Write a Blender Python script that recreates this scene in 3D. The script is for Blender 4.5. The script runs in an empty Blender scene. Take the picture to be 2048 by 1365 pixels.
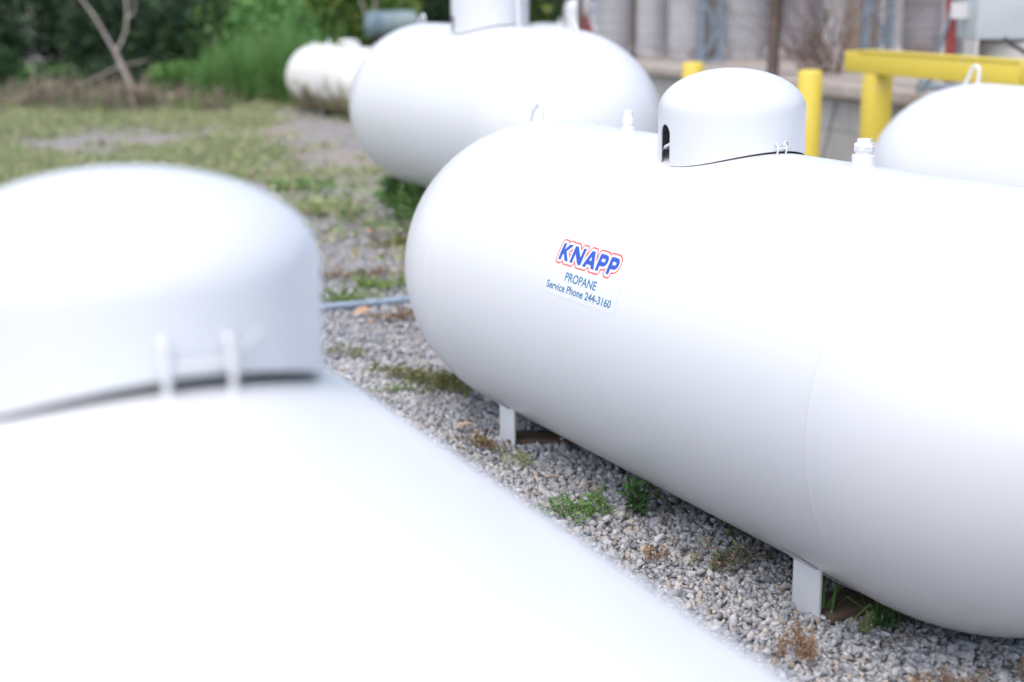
import bpy, bmesh, math, random
import numpy as np
from mathutils import Vector, Matrix

random.seed(7); rng = np.random.default_rng(7)
S = bpy.context.scene; C = S.collection
R_ = math.radians

# ------------------------------------------------------------------ camera
cd = bpy.data.cameras.new('camera'); cam = bpy.data.objects.new('camera', cd); C.objects.link(cam)
cd.sensor_width = 36; cd.lens = 51.24; cd.clip_start = .05; cd.clip_end = 500
PITCH, ROLL = .2376, -.0081
F = Vector((0, math.cos(PITCH), -math.sin(PITCH))); X = Vector((1, 0, 0)); U = X.cross(F)
X2 = X*math.cos(ROLL)+U*math.sin(ROLL); U2 = U*math.cos(ROLL)-X*math.sin(ROLL)
M = Matrix((X2, U2, -F)).transposed().to_4x4(); M.translation = (0, 0, 1.3857); cam.matrix_world = M
cd.dof.use_dof = True; cd.dof.focus_distance = 3.55; cd.dof.aperture_fstop = 1.9; cd.dof.aperture_blades = 0
S.camera = cam

# ------------------------------------------------------------------ sky, sun, exposure
SUN_EL, SUN_AZ = 64, -118           # azimuth of the sun seen from above, degrees from +X
w = bpy.data.worlds.new('World'); S.world = w; w.use_nodes = True
nt = w.node_tree; sky = nt.nodes.new('ShaderNodeTexSky'); sky.sky_type = 'NISHITA'; sky.sun_disc = False
sky.sun_elevation = R_(SUN_EL); sky.sun_rotation = R_(90-SUN_AZ); sky.air_density = 1.0; sky.dust_density = 3.2; sky.ozone_density = .3
bg = nt.nodes['Background']; bg.inputs[1].default_value = .15
nt.links.new(sky.outputs[0], bg.inputs[0])
sl = bpy.data.lights.new('sun', 'SUN'); sl.energy = .62; sl.angle = R_(80); sl.color = (1, 1, .975)
so = bpy.data.objects.new('sun', sl); C.objects.link(so)
sd = Vector((math.cos(R_(SUN_EL))*math.cos(R_(SUN_AZ)), math.cos(R_(SUN_EL))*math.sin(R_(SUN_AZ)), math.sin(R_(SUN_EL))))
so.rotation_euler = sd.to_track_quat('Z', 'Y').to_euler()
S.view_settings.view_transform = 'Standard'; S.view_settings.look = 'None'; S.view_settings.gamma = 1
S.view_settings.exposure = 0.93
S.cycles.max_bounces = 8

# ------------------------------------------------------------------ helpers
def tag(o, label=None, cat=None, group=None, kind=None):
    if label: o['label'] = label
    if cat: o['category'] = cat
    if group: o['group'] = group
    if kind: o['kind'] = kind
    return o
def empty(name, loc=(0, 0, 0), rz=0, label=None, cat=None, group=None):
    o = bpy.data.objects.new(name, None); C.objects.link(o); o.location = loc; o.rotation_euler = (0, 0, rz)
    o.empty_display_size = .1
    return tag(o, label, cat, group)
def link(name, me, mats, parent=None, smooth=False, loc=None):
    o = bpy.data.objects.new(name, me); C.objects.link(o)
    for m in (mats if isinstance(mats, (list, tuple)) else [mats]): me.materials.append(m)
    if parent: o.parent = parent
    if loc is not None: o.location = loc
    if smooth: me.polygons.foreach_set('use_smooth', [True]*len(me.polygons))
    me.update()
    return o
class MB:
    """collects verts and faces of one mesh"""
    def __init__(s): s.v = []; s.f = []; s.sm = []
    def add(s, vs, fs, smooth=False):
        n = len(s.v); s.v += [tuple(p) for p in vs]; s.f += [tuple(i+n for i in f) for f in fs]; s.sm += [smooth]*len(fs)
    def box(s, c, d, rot=None):
        vs = []
        for k in range(8):
            p = Vector(((-1, 1)[k & 1]*d[0]/2, (-1, 1)[k >> 1 & 1]*d[1]/2, (-1, 1)[k >> 2 & 1]*d[2]/2))
            if rot: p = rot @ p
            vs.append(p+Vector(c))
        s.add(vs, [(0, 2, 3, 1), (4, 5, 7, 6), (0, 1, 5, 4), (2, 6, 7, 3), (0, 4, 6, 2), (1, 3, 7, 5)])
    def bar(s, a, b, w_, h_=None, up=(0, 0, 1)):
        a = Vector(a); b = Vector(b); d = b-a; L = d.length; d = d/L; h_ = h_ or w_
        up = Vector(up)
        if abs(d.dot(up)) > .98: up = Vector((1, 0, 0))
        sx = d.cross(up).normalized(); sz = sx.cross(d)
        m = Matrix((sx, d, sz)).transposed()
        s.box((a+b)/2, (w_, L, h_), m)
    def tube(s, pts, r, n=10, cap=True):
        pts = [Vector(p) for p in pts]; rr = r if isinstance(r, (list, tuple)) else [r]*len(pts)
        prev = None; vs = []; fs = []
        for i, p in enumerate(pts):
            d = (pts[min(i+1, len(pts)-1)]-pts[max(i-1, 0)]).normalized()
            if prev is None:
                u = d.cross(Vector((0, 0, 1)))
                if u.length < .05: u = d.cross(Vector((1, 0, 0)))
                u.normalize()
            else:
                u = (prev-d*prev.dot(d)).normalized()
            prev = u; v = d.cross(u)
            for k in range(n):
                a = 2*math.pi*k/n; vs.append(p+(u*math.cos(a)+v*math.sin(a))*rr[i])
        for i in range(len(pts)-1):
            for k in range(n):
                fs.append((i*n+k, i*n+(k+1) % n, (i+1)*n+(k+1) % n, (i+1)*n+k))
        if cap: fs += [tuple(range(n))[::-1], tuple((len(pts)-1)*n+k for k in range(n))]
        s.add(vs, fs, True)
    def lathe(s, prof, n=32, c=(0, 0, 0), axis='z'):
        vs = []; fs = []
        for (r, z) in prof:
            for k in range(n):
                a = 2*math.pi*k/n
                p = (r*math.cos(a), r*math.sin(a), z) if axis == 'z' else (z, r*math.cos(a), r*math.sin(a))
                vs.append((p[0]+c[0], p[1]+c[1], p[2]+c[2]))
        for i in range(len(prof)-1):
            for k in range(n):
                fs.append((i*n+k, i*n+(k+1) % n, (i+1)*n+(k+1) % n, (i+1)*n+k))
        fs += [tuple(range(n))[::-1], tuple((len(prof)-1)*n+k for k in range(n))]
        s.add(vs, fs, True)
    def build(s, name, mat, parent=None, bevel=0, auto=True, loc=None):
        me = bpy.data.meshes.new(name); me.from_pydata(s.v, [], s.f); me.update()
        bm = bmesh.new(); bm.from_mesh(me); bmesh.ops.recalc_face_normals(bm, faces=bm.faces)
        if bevel: bmesh.ops.bevel(bm, geom=[e for e in bm.edges if e.is_manifold and e.calc_face_angle(0) > .7], offset=bevel, segments=2, affect='EDGES', profile=.5)
        for e in bm.edges:
            if e.is_manifold: e.smooth = e.calc_face_angle(0) < .6
        for f in bm.faces: f.smooth = True
        bm.to_mesh(me); bm.free()
        return link(name, me, mat, parent, loc=loc)
def np_mesh(name, v, f, nper, mat, parent=None, col=None, smooth=False):
    """v (N,3) verts, f flat indices, nper verts per face (constant); col per-face colour"""
    me = bpy.data.meshes.new(name); nf = len(f)//nper
    me.vertices.add(len(v)); me.vertices.foreach_set('co', np.ascontiguousarray(v, dtype=np.float32).ravel())
    me.loops.add(len(f)); me.loops.foreach_set('vertex_index', np.ascontiguousarray(f, dtype=np.int32))
    me.polygons.add(nf); me.polygons.foreach_set('loop_start', np.arange(0, nf*nper, nper, dtype=np.int32))
    me.update(calc_edges=True)
    if col is not None:
        a = me.attributes.new('tint', 'FLOAT_COLOR', 'FACE')
        c4 = np.ones((nf, 4), np.float32); c4[:, :3] = col; a.data.foreach_set('color', c4.ravel())
    me.validate()
    return link(name, me, mat, parent, smooth)

# ------------------------------------------------------------------ materials
class Mat:
    def __init__(s, name, col=(.5, .5, .5), rough=.5, **kw):
        s.m = bpy.data.materials.new(name); s.m.use_nodes = True; s.n = s.m.node_tree.nodes; s.l = s.m.node_tree.links
        s.b = s.n['Principled BSDF']; s.b.inputs['Base Color'].default_value = (*col, 1); s.b.inputs['Roughness'].default_value = rough
        for k, v in kw.items(): s.b.inputs[k.replace('_', ' ')].default_value = v
        s.tc = s.n.new('ShaderNodeTexCoord')
    def node(s, t, **kw):
        x = s.n.new(t)
        for k, v in kw.items():
            if k in x.inputs: x.inputs[k].default_value = v
            else: setattr(x, k, v)
        return x
    def noise(s, scale, detail=4, rough=.55, src='Object', vec=None):
        x = s.node('ShaderNodeTexNoise', Scale=scale, Detail=detail, Roughness=rough); s.l.new(vec or s.tc.outputs[src], x.inputs['Vector']); return x
    def ramp(s, fac, stops):
        x = s.n.new('ShaderNodeValToRGB'); s.l.new(fac, x.inputs[0]); e = x.color_ramp.elements
        while len(e) < len(stops): e.new(.5)
        for i, (p, c) in enumerate(stops):
            e[i].position = p; e[i].color = (*c, 1) if isinstance(c, tuple) else (c, c, c, 1)
        return x
    def mix(s, fac, a, b, mode='MIX'):
        x = s.n.new('ShaderNodeMix'); x.data_type = 'RGBA'; x.blend_type = mode
        for i, v in ((0, fac), (6, a), (7, b)):
            if hasattr(v, 'is_output'): s.l.new(v, x.inputs[i])
            elif isinstance(v, tuple): x.inputs[i].default_value = (*v, 1)
            else: x.inputs[i].default_value = v
        return x.outputs[2]
    def bump(s, h, strength=.2, dist=.002):
        x = s.node('ShaderNodeBump', Strength=strength, Distance=dist); s.l.new(h, x.inputs['Height']); s.l.new(x.outputs[0], s.b.inputs['Normal']); return x
    def base(s, out): s.l.new(out, s.b.inputs['Base Color'])

def white_paint(name, col=(.715, .73, .74), rough=.3, grime=.03):
    m = Mat(name, col, rough, Specular_IOR_Level=.5)
    n1 = m.noise(1.3, 2); r = m.ramp(n1.outputs[0], [(.3, tuple(c*(1-grime) for c in col)), (.7, col)])
    m.base(r.outputs[0])
    n2 = m.noise(130, 2); n3 = m.noise(5, 2)
    ad = m.node('ShaderNodeMath', operation='MULTIPLY_ADD'); m.l.new(n3.outputs[0], ad.inputs[0]); ad.inputs[1].default_value = 4.0; m.l.new(n2.outputs[0], ad.inputs[2])
    m.bump(ad.outputs[0], .22, .0009)
    return m.m
M_WHITE = white_paint('white_paint')
M_DOME = white_paint('dome_paint', (.70, .715, .735), .33, .02)
# old tank: lichen and rust stains on the lower part
m = Mat('stained_white_paint', (.72, .71, .68), .5)
sx = m.node('ShaderNodeSeparateXYZ'); m.l.new(m.tc.outputs['Object'], sx.inputs[0])
n = m.noise(3.2, 6, .7); mp = m.node('ShaderNodeMath', operation='MULTIPLY_ADD'); m.l.new(sx.outputs[2], mp.inputs[0]); mp.inputs[1].default_value = -1.1; m.l.new(n.outputs[0], mp.inputs[2])
st = m.ramp(mp.outputs[0], [(.50, 0.), (.66, 1.)])
n2 = m.noise(5, 3); stc = m.ramp(n2.outputs[0], [(.38, (.07, .08, .05)), (.5, (.30, .22, .12)), (.62, (.16, .22, .09)), (.75, (.5, .48, .44))])
m.base(m.mix(st.outputs[0], (.74, .73, .70), stc.outputs[0])); M_STAIN = m.m
# lifting lugs, valves: same white
M_HW = white_paint('white_hardware', (.74, .75, .755), .4, .08)
M_DARK = Mat('dark_brass', (.10, .085, .05), .5, Metallic=.6).m
m = Mat('yellow_paint', (.75, .55, .03), .45)
n = m.noise(4, 6, .7); chip = m.ramp(n.outputs[0], [(.60, 0.), (.64, .8)]); n2 = m.noise(30, 3)
c1 = m.mix(m.ramp(n2.outputs[0], [(.3, 0.), (.8, .35)]).outputs[0], (.80, .62, .085), (.66, .48, .05))
m.base(m.mix(chip.outputs[0], c1, (.66, .55, .30))); M_YEL = m.m
m = Mat('galvanised_steel', (.42, .46, .50), .5, Metallic=.3); n = m.noise(25, 4); m.base(m.ramp(n.outputs[0], [(.3, (.20, .26, .32)), (.7, (.36, .43, .50))]).outputs[0]); M_GALV = m.m
m = Mat('red_paint', (.42, .07, .06), .55); n = m.noise(20, 4); m.base(m.ramp(n.outputs[0], [(.3, (.26, .05, .05)), (.7, (.45, .09, .08))]).outputs[0]); M_RED = m.m
m = Mat('rusty_post', (.10, .06, .045), .8); n = m.noise(20, 5); m.base(m.ramp(n.outputs[0], [(.3, (.07, .055, .05)), (.7, (.17, .12, .10))]).outputs[0]); M_RUST = m.m
M_WIRE = Mat('fence_wire', (.13, .12, .12), .6, Metallic=.3).m
M_RUBBER = Mat('black_hose', (.02, .02, .022), .5).m
m = Mat('cabinet_paint', (.50, .56, .60), .45); n = m.noise(6, 5); m.base(m.ramp(n.outputs[0], [(.3, (.47, .52, .56)), (.7, (.58, .63, .66))]).outputs[0]); M_CAB = m.m
m = Mat('cabinet_base_paint', (.6, .6, .6), .5)
sx = m.node('ShaderNodeSeparateXYZ'); m.l.new(m.tc.outputs['Object'], sx.inputs[0])
n = m.noise(9, 5); mp = m.node('ShaderNodeMath', operation='MULTIPLY_ADD'); m.l.new(sx.outputs[0], mp.inputs[0]); mp.inputs[1].default_value = -2.2; m.l.new(n.outputs[0], mp.inputs[2])
m.base(m.mix(m.ramp(mp.outputs[0], [(.62, 0.), (.9, 1.)]).outputs[0], (.62, .60, .57), (.30, .12, .04))); M_CABB = m.m
def cyl_mat(name, c0, c1, rust):
    m = Mat(name, c0, .6)
    sx = m.node('ShaderNodeSeparateXYZ'); m.l.new(m.tc.outputs['Object'], sx.inputs[0])
    n = m.noise(7, 6, .65); mp = m.node('ShaderNodeMath', operation='MULTIPLY_ADD'); m.l.new(sx.outputs[2], mp.inputs[0]); mp.inputs[1].default_value = -.9; m.l.new(n.outputs[0], mp.inputs[2])
    n2 = m.noise(3, 5); cc = m.ramp(n2.outputs[0], [(.35, c0), (.65, c1)])
    m.base(m.mix(m.ramp(mp.outputs[0], [(.35+rust, 0.), (.70+rust, 1.)]).outputs[0], cc.outputs[0], (.22, .15, .09)))
    return m.m
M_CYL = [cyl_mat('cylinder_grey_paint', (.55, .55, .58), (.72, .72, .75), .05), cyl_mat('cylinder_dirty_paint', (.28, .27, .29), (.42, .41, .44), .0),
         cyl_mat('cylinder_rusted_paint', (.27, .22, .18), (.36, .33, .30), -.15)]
def brickish(name, c, mortar, scale, bw, bh, off=.5):
    m = Mat(name, c, .9)
    t = m.node('ShaderNodeTexBrick'); t.offset = off; t.inputs['Scale'].default_value = scale; t.inputs['Brick Width'].default_value = bw; t.inputs['Row Height'].default_value = bh
    t.inputs['Mortar Size'].default_value = .008; t.inputs['Color1'].default_value = (*c, 1); t.inputs['Color2'].default_value = (*[x*.8 for x in c], 1); t.inputs['Mortar'].default_value = (*mortar, 1)
    mpn = m.node('ShaderNodeMapping'); mpn.inputs['Rotation'].default_value = (math.pi/2, 0, 0); m.l.new(m.tc.outputs['Object'], mpn.inputs[0]); m.l.new(mpn.outputs[0], t.inputs[0])
    n = m.noise(5, 6, .7); m.base(m.mix(m.ramp(n.outputs[0], [(.3, 0.), (.75, .55)]).outputs[0], t.outputs[0], tuple(x*.6 for x in c)))
    return m.m
M_BLOCK = brickish('concrete_block', (.50, .48, .45), (.27, .26, .24), 1, .42, .215)
m = Mat('slab_concrete', (.4, .36, .32), .9); n = m.noise(5, 6, .7); m.base(m.ramp(n.outputs[0], [(.3, (.33, .28, .24)), (.55, (.46, .40, .35)), (.75, (.54, .48, .43))]).outputs[0]); m.bump(n.outputs[0], .4, .01); M_SLAB = m.m
m = Mat('shed_metal', (.2, .2, .22), .6); n = m.noise(2, 5, .7); m.base(m.ramp(n.outputs[0], [(.3, (.03, .028, .03)), (.7, (.09, .085, .09))]).outputs[0]); M_SHED = m.m
m = Mat('weathered_wood', (.12, .08, .055), .9)
n = m.noise(6, 6, .7); mpn = m.node('ShaderNodeMapping'); mpn.inputs['Scale'].default_value = (1, 14, 14); m.l.new(m.tc.outputs['Object'], mpn.inputs[0]); n = m.noise(5, 5, .6, vec=mpn.outputs[0])
m.base(m.ramp(n.outputs[0], [(.3, (.055, .038, .028)), (.7, (.17, .11, .075))]).outputs[0]); m.bump(n.outputs[0], .5, .003); M_WOOD = m.m
m = Mat('tree_bark', (.2, .15, .12), .9); n = m.noise(9, 6, .7); m.base(m.ramp(n.outputs[0], [(.3, (.26, .22, .20)), (.7, (.50, .44, .41))]).outputs[0]); M_BARK = m.m
M_BARKD = Mat('dark_bark', (.05, .04, .03), .9).m
def tint_mat(name, rough=.6, trans=0, noise_amt=.25, nscale=60):
    m = Mat(name, (.5, .5, .5), rough); a = m.node('ShaderNodeAttribute', attribute_name='tint')
    n = m.noise(nscale, 3); f = m.ramp(n.outputs[0], [(.3, 1-noise_amt), (.7, 1+noise_amt*.4)])
    col = m.mix(1., a.outputs[0], f.outputs[0], 'MULTIPLY'); m.base(col)
    if trans:
        t = m.n.new('ShaderNodeBsdfTranslucent'); m.l.new(col, t.inputs[0]); mx = m.n.new('ShaderNodeMixShader'); mx.inputs[0].default_value = trans
        m.l.new(m.b.outputs[0], mx.inputs[1]); m.l.new(t.outputs[0], mx.inputs[2]); m.l.new(mx.outputs[0], m.n['Material Output'].inputs[0])
    return m.m
M_STONE = tint_mat('limestone_chips', .85, 0, .35, 120)
M_LEAF = tint_mat('foliage', .55, .3, .1, 5)
M_STEM = tint_mat('dry_stems', .8, .1, .15, 30)
# ground: gravel cells with soil beyond
m = Mat('gravel_ground', (.3, .3, .3), .95)
v = m.node('ShaderNodeTexVoronoi', Scale=42.); m.l.new(m.tc.outputs['Object'], v.inputs['Vector'])
hs = m.node('ShaderNodeSeparateColor'); m.l.new(v.outputs['Color'], hs.inputs[0])
cells = m.ramp(hs.outputs[0], [(0, (.23, .235, .25)), (.4, (.38, .37, .375)), (.7, (.46, .435, .42)), (.85, (.42, .35, .28)), (1, (.58, .57, .55))])
edge = m.ramp(v.outputs['Distance'], [(.3, 1.), (.75, .35)])
g = m.mix(1., cells.outputs[0], edge.outputs[0], 'MULTIPLY')
n = m.noise(.55, 6, .65); soil = m.ramp(n.outputs[0], [(.46, 0.), (.60, 1.)]); n2 = m.noise(14, 5)
sc_ = m.ramp(n2.outputs[0], [(.3, (.24, .20, .16)), (.7, (.42, .37, .31))])
sx = m.node('ShaderNodeSeparateXYZ'); m.l.new(m.tc.outputs['Object'], sx.inputs[0])
far = m.node('ShaderNodeMapRange'); far.inputs[1].default_value = 6; far.inputs[2].default_value = 14; m.l.new(sx.outputs[1], far.inputs[0])
mu = m.node('ShaderNodeMath', operation='MULTIPLY'); m.l.new(soil.outputs[0], mu.inputs[0]); m.l.new(far.outputs[0], mu.inputs[1])
m.base(m.mix(mu.outputs[0], g, sc_.outputs[0])); m.bump(edge.outputs[0], .9, .012); M_GROUND = m.m

# ------------------------------------------------------------------ ground
me = bpy.data.meshes.new('ground'); me.from_pydata([(-150, -60, 0), (150, -60, 0), (150, 240, 0), (-150, 240, 0)], [], [(0, 1, 2, 3)])
tag(link('ground', me, M_GROUND), kind='structure')

# ------------------------------------------------------------------ concrete dock with fence, behind on the right
WA = R_(-71.1); wd = Vector((math.cos(WA), math.sin(WA), 0)); wn = Vector((-wd.y, wd.x, 0))   # wd runs towards the camera side, wn into the dock
W0 = Vector((.45, 14.95, 0)); WL = 13.0; DZ = .745
def dk(a, b, z=0): return W0+wd*a+wn*b+Vector((0, 0, z))
dock = empty('loading_dock', W0, WA, 'low concrete block dock with a thick slab top behind the yellow posts', 'dock')
b = MB(); b.box((WL/2, 3.05, .33), (WL, 6.0, .66)); b.build('block_wall', M_BLOCK, dock)
b = MB(); b.box((WL/2, 3.05, .7025), (WL+.1, 6.16, .083)); b.build('slab', M_SLAB, dock, bevel=.008)
# grey shed behind the cylinders
shed = empty('storage_shed', dk(-1.0, 6.6), WA, 'dark grey ribbed metal shed wall behind the upright cylinders', 'shed')
b = MB(); L = 15.; nn = 150
vs = []; fs = []
for i in range(nn+1):
    o = .03 if (i//2) % 2 else 0
    vs += [(i*L/nn, o, 0), (i*L/nn, o, 3.6)]
for i in range(nn): fs.append((2*i, 2*i+2, 2*i+3, 2*i+1))
b.add(vs, fs); b.build('ribbed_wall', M_SHED, shed)
b = MB(); b.box((L/2, 2.3, 1.75), (L-.02, 4.4, 3.5)); b.build('shed_body', M_SHED, shed)
b = MB(); b.box((L/2, 2.2, 3.68), (L+.4, 5.2, .1)); b.build('roof', M_GALV, shed)

# upright gas cylinders on the dock: x, y, radius, height, material
def gas_cylinder(x, y, r, h, mi, label):
    t = empty('gas_cylinder', (x, y, DZ), random.uniform(0, 6), label, 'gas cylinder', 'upright gas cylinders on the dock')
    b = MB(); b.lathe([(r*.55, .06), (r*.9, .075), (r, .13), (r*1.0, h-.25), (r*.985, h-.19), (r*.88, h-.08), (r*.6, h-.02), (r*.2, h)], 40)
    b.build('body', M_CYL[mi], t)
    b = MB(); b.lathe([(r*.86, 0), (r*.88, .004), (r*.88, .10), (r*.86, .104)], 40); b.build('foot_ring', M_CYL[mi], t)
    b = MB(); b.lathe([(r*.5, h-.03), (r*.5, h+.13), (r*.47, h+.135), (r*.47, h-.03)], 24); b.build('collar', M_CYL[mi], t)
    b = MB(); b.lathe([(.02, h-.01), (.02, h+.05), (.03, h+.055), (.03, h+.09), (.01, h+.10)], 12); b.build('valve', M_DARK, t)
    return t
cyls = [(1.02, 14.55, .175, 1.7, 0, 'pale grey cylinder left of the thin rusty fence post, near the red standpipe'),
        (1.355, 14.1, .158, 1.7, 0, 'light grey cylinder seen just right of the thin rusty fence post, rust at its foot'),
        (1.60, 13.52, .158, 1.6, 0, 'pale cylinder just left of the narrow lattice mast, behind the shorter looking yellow bollard'),
        (2.16, 13.6, .195, 1.7, 0, 'broad pale grey cylinder between the two lattice masts, left of the thick brown fence post'),
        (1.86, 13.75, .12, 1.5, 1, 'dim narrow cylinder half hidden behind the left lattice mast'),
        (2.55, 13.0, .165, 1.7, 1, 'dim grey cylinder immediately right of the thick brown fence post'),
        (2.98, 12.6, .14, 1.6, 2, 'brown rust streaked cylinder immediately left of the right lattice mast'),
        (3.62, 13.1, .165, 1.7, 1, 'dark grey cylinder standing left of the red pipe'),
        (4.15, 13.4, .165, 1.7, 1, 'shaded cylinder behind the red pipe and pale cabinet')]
for c in cyls: gas_cylinder(*c)

# lattice masts
def mast(x, y, wdt, rz, label):
    t = empty('lattice_mast', (x, y, DZ), rz, label, 'mast', 'steel lattice masts on the dock')
    b = MB(); b.box((0, 0, .012), (wdt+.1, .2, .024)); b.build('base_plate', M_GALV, t)
    for s in (-1, 1):
        b = MB(); b.box((s*wdt/2, 0, 1.7), (.055, .055, 3.35)); b.build('upright', M_GALV, t)
    b = MB(); k = 0; z = .05
    while z < 3.0:
        s = 1 if k % 2 else -1
        b.bar((s*(wdt/2-.03), .004, z), (-s*(wdt/2-.03), .004, z+.23), .035, .03); z += .23; k += 1
    b.build('bracing', M_GALV, t)
mast(1.74, 12.9, .17, .05, 'blue grey lattice mast behind the yellow bollard left of the dome cover')
mast(2.77, 11.2, .19, .1, 'blue grey lattice mast rising behind the left end of the yellow barrier beam')
# fence
fence = empty('wire_fence', W0, WA, 'wire mesh fence on rusty brown posts along the dock edge', 'fence')
def local(p): q = Vector(p)-W0; return (q.dot(wd), q.dot(wn))
for (x, y, wv, z0) in ((.68, 14.35, .062, 0), (1.09, 13.1, .052, DZ), (1.905, 10.72, .09, DZ)):
    a, c_ = local((x, y, 0)); b = MB(); b.lathe([(wv/2, z0), (wv/2, 2.7), (wv/2.6, 2.73)], 12, (a, c_, 0)); b.build('post', M_RUST, fence)
b = MB(); a0 = local((.68, 14.35, 0))[0]; a1 = 6.5; c0 = local((1.09, 13.1, 0))[1]+.03
k = a0
while k < a1: b.box((k, c0, DZ+.95), (.003, .003, 1.86)); k += .05
z = DZ+.03
while z < DZ+1.9: b.box(((a0+a1)/2, c0+.003, z), (a1-a0, .003, .003)); z += .10
b.build('wire_mesh', M_WIRE, fence)

# tangle of dry vines on the fence
def tangle(name, centre, size, n, label, cat, seed, cols, group=None, r=.0035, steps=9):
    rg = random.Random(seed); b = MB(); 
    for i in range(n):
        p = Vector((rg.uniform(-size[0], size[0]), rg.uniform(-size[1], size[1]), 0)); d = Vector((rg.uniform(-.5, .5), rg.uniform(-.5, .5), 1)).normalized(); pts = [p.copy()]
        st = size[2]/steps*rg.uniform(.7, 1.2)
        for k in range(steps):
            d = (d+Vector((rg.uniform(-.6, .6), rg.uniform(-.3, .3), rg.uniform(-.3, .35)))).normalized(); p = p+d*st; p.z = max(p.z, 0); pts.append(p.copy())
        b.tube(pts, [r*(1-.6*j/steps) for j in range(steps+1)], 4, False)
    o = b.build(name, cols, None, loc=centre); return tag(o, label, cat, group)
M_VINE = Mat('dry_vine', (.17, .09, .05), .9).m
tangle('dry_vine', (2.32, 11.05, DZ), (.16, .05, 1.3), 60, 'tangle of dry orange brown vines climbing the fence right of the thick post', 'vine', 3, M_VINE)

# bollards
def bollard(x, y, h, label):
    t = empty('bollard', (x, y, 0), 0, label, 'bollard', 'yellow bollards in front of the dock')
    b = MB(); r = .071; b.lathe([(r, 0), (r, h-.012), (r-.004, h-.004), (r-.012, h), (r*.5, h+.004)], 40); b.build('pipe', M_YEL, t)
bollard(1.753, 8.63, .905, 'yellow steel bollard standing between the sharp dome cover and the yellow barrier')
bollard(1.197, 9.658, .905, 'yellow bollard peeking out above the left shoulder of the sharp dome cover')
bl = empty('barrier_rail', (2.072, 9.01, 0), 0, 'chipped yellow steel barrier beam on a square yellow post at the right', 'barrier')
p0 = Vector((0, 0, .939)); p1 = Vector((.539, -1.534, .939)); dr = (p1-p0).normalized(); ns = Vector((-dr.y, dr.x, 0))
b = MB(); b.bar(p0, p1, .083, .123); b.build('beam', M_YEL, bl, bevel=.002)
b = MB(); b.bar(p0+dr*.15+Vector((0, 0, .067)), p1+Vector((0, 0, .067)), .098, .010); b.build('cap_strip', M_YEL, bl)
b = MB(); b.bar(p1+dr*.007, p1+dr*2.4, .083, .118); b.build('beam', M_YEL, bl, bevel=.004)
for k in (.27, 3.4):
    b = MB(); m3 = Matrix.Rotation(math.atan2(dr.y, dr.x), 3, 'Z'); q = dr*k+ns*.02; b.box((q.x, q.y, .438), (.13, .13, .876), m3); b.build('post', M_YEL, bl, bevel=.004)
# red pipe, brace
def pipe(name, pts, r, mat, label, cat, kids=None):
    b = MB(); b.tube(pts, r, 16); o = b.build(name, mat); return tag(o, label, cat)
t = empty('pipe_stand', (2.86, 9.6, DZ), 0, 'red steel pipe with a slanting grey brace behind the yellow beam', 'pipe')
b = MB(); b.tube([(0, 0, 0), (-.09, 0, 2.0)], .034, 16); b.build('red_pipe', M_RED, t)
b = MB(); b.tube([(-.15, -.02, 0), (.24, -.06, 1.5)], .013, 10); b.build('brace', M_GALV, t)
b = MB(); b.lathe([(.07, 0), (.07, .012)], 16); b.build('flange', M_RED, t)
# dispenser cabinet
t = empty('dispenser_cabinet', (2.61, 8.35, 0), R_(-4), 'pale blue grey steel cabinet above a rust streaked base at the top right corner', 'cabinet')
b = MB(); b.box((.52, .3, 1.48), (1.0, .5, .80)); b.build('upper_box', M_CAB, t, bevel=.012)
b = MB(); b.box((.03, .20, .77), (.016, .30, .62)); b.build('support_plate', M_CABB, t); b = MB(); b.box((.60, .43, .77), (.9, .03, .60)); b.build('back_plate', M_CABB, t)
b = MB(); b.lathe([(.30, .48), (.30, 1.06), (.27, 1.075)], 48, (.36, .36, 0)); b.build('pedestal', M_CABB, t)
b = MB(); b.tube([(.17, .02, 1.09), (.2, 0, 1.06), (.25, -.03, 1.03), (.34, -.05, .97), (.5, -.06, .92), (.8, -.05, .87)], .012, 12); b.build('hose', M_RUBBER, t)
b = MB(); b.box((-.02, .3, 1.24), (.10, .05, .09)); b.build('bracket', M_HW, t)
# grey pipe with elbow at the dock edge
t = empty('grey_pipe', (2.42, 8.7, .80), 0, 'grey steel pipe with an elbow lying at the dock edge under the beam', 'pipe')
b = MB(); b.tube([(.02, 0, 0), (.3, -.01, .004), (.9, -.04, .01)], .02, 14); b.build('pipe', M_GALV, t)
b = MB(); b.tube([(0, 0, -.035), (0, 0, 0), (.02, 0, .03), (.05, .0, .055)], .028, 14); b.build('elbow', M_GALV, t)
# loose cable on the wall
b = MB(); b.tube([(2.02, 9.55, .02), (2.06, 9.70, .2), (2.14, 9.84, .42), (2.20, 9.95, .62)], .006, 8)
tag(b.build('cable', M_RUBBER), 'thin dark cable hanging down the block wall between bollard and barrier post', 'cable')

# ------------------------------------------------------------------ propane tanks
TR = .476
def shell_mesh(R, L, e, n=160):
    prof = []
    def head(s):
        o = []
        for k in range(1, 33):
            a = math.pi/2*k/32; o.append((max(R*math.cos(a), .0008), s*(L+e*R*math.sin(a))))
        return o
    body = []
    for s in (-1, 1):
        seam = [(R, s*(L-.03)), (R, s*(L-.012)), (R, s*(L-.005)), (R+.0005, s*(L-.003)), (R+.0008, s*L), (R+.0005, s*(L+.003)), (R, s*(L+.005)), (R*math.cos(.012/(e*R)), s*(L+.012)), (R*math.cos(.03/(e*R)), s*(L+.03))]
        body.append(seam)
    left = [p for p in head(-1)[::-1] if p[1] < -(L+.031)]; mid = [(R, -L+(2*L)*k/12) for k in range(1, 12)]
    prof = left+body[0][::-1]+mid+body[1]+[p for p in head(1) if p[1] > L+.031]
    b = MB(); b.lathe(prof, n, axis='x'); return b
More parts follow.
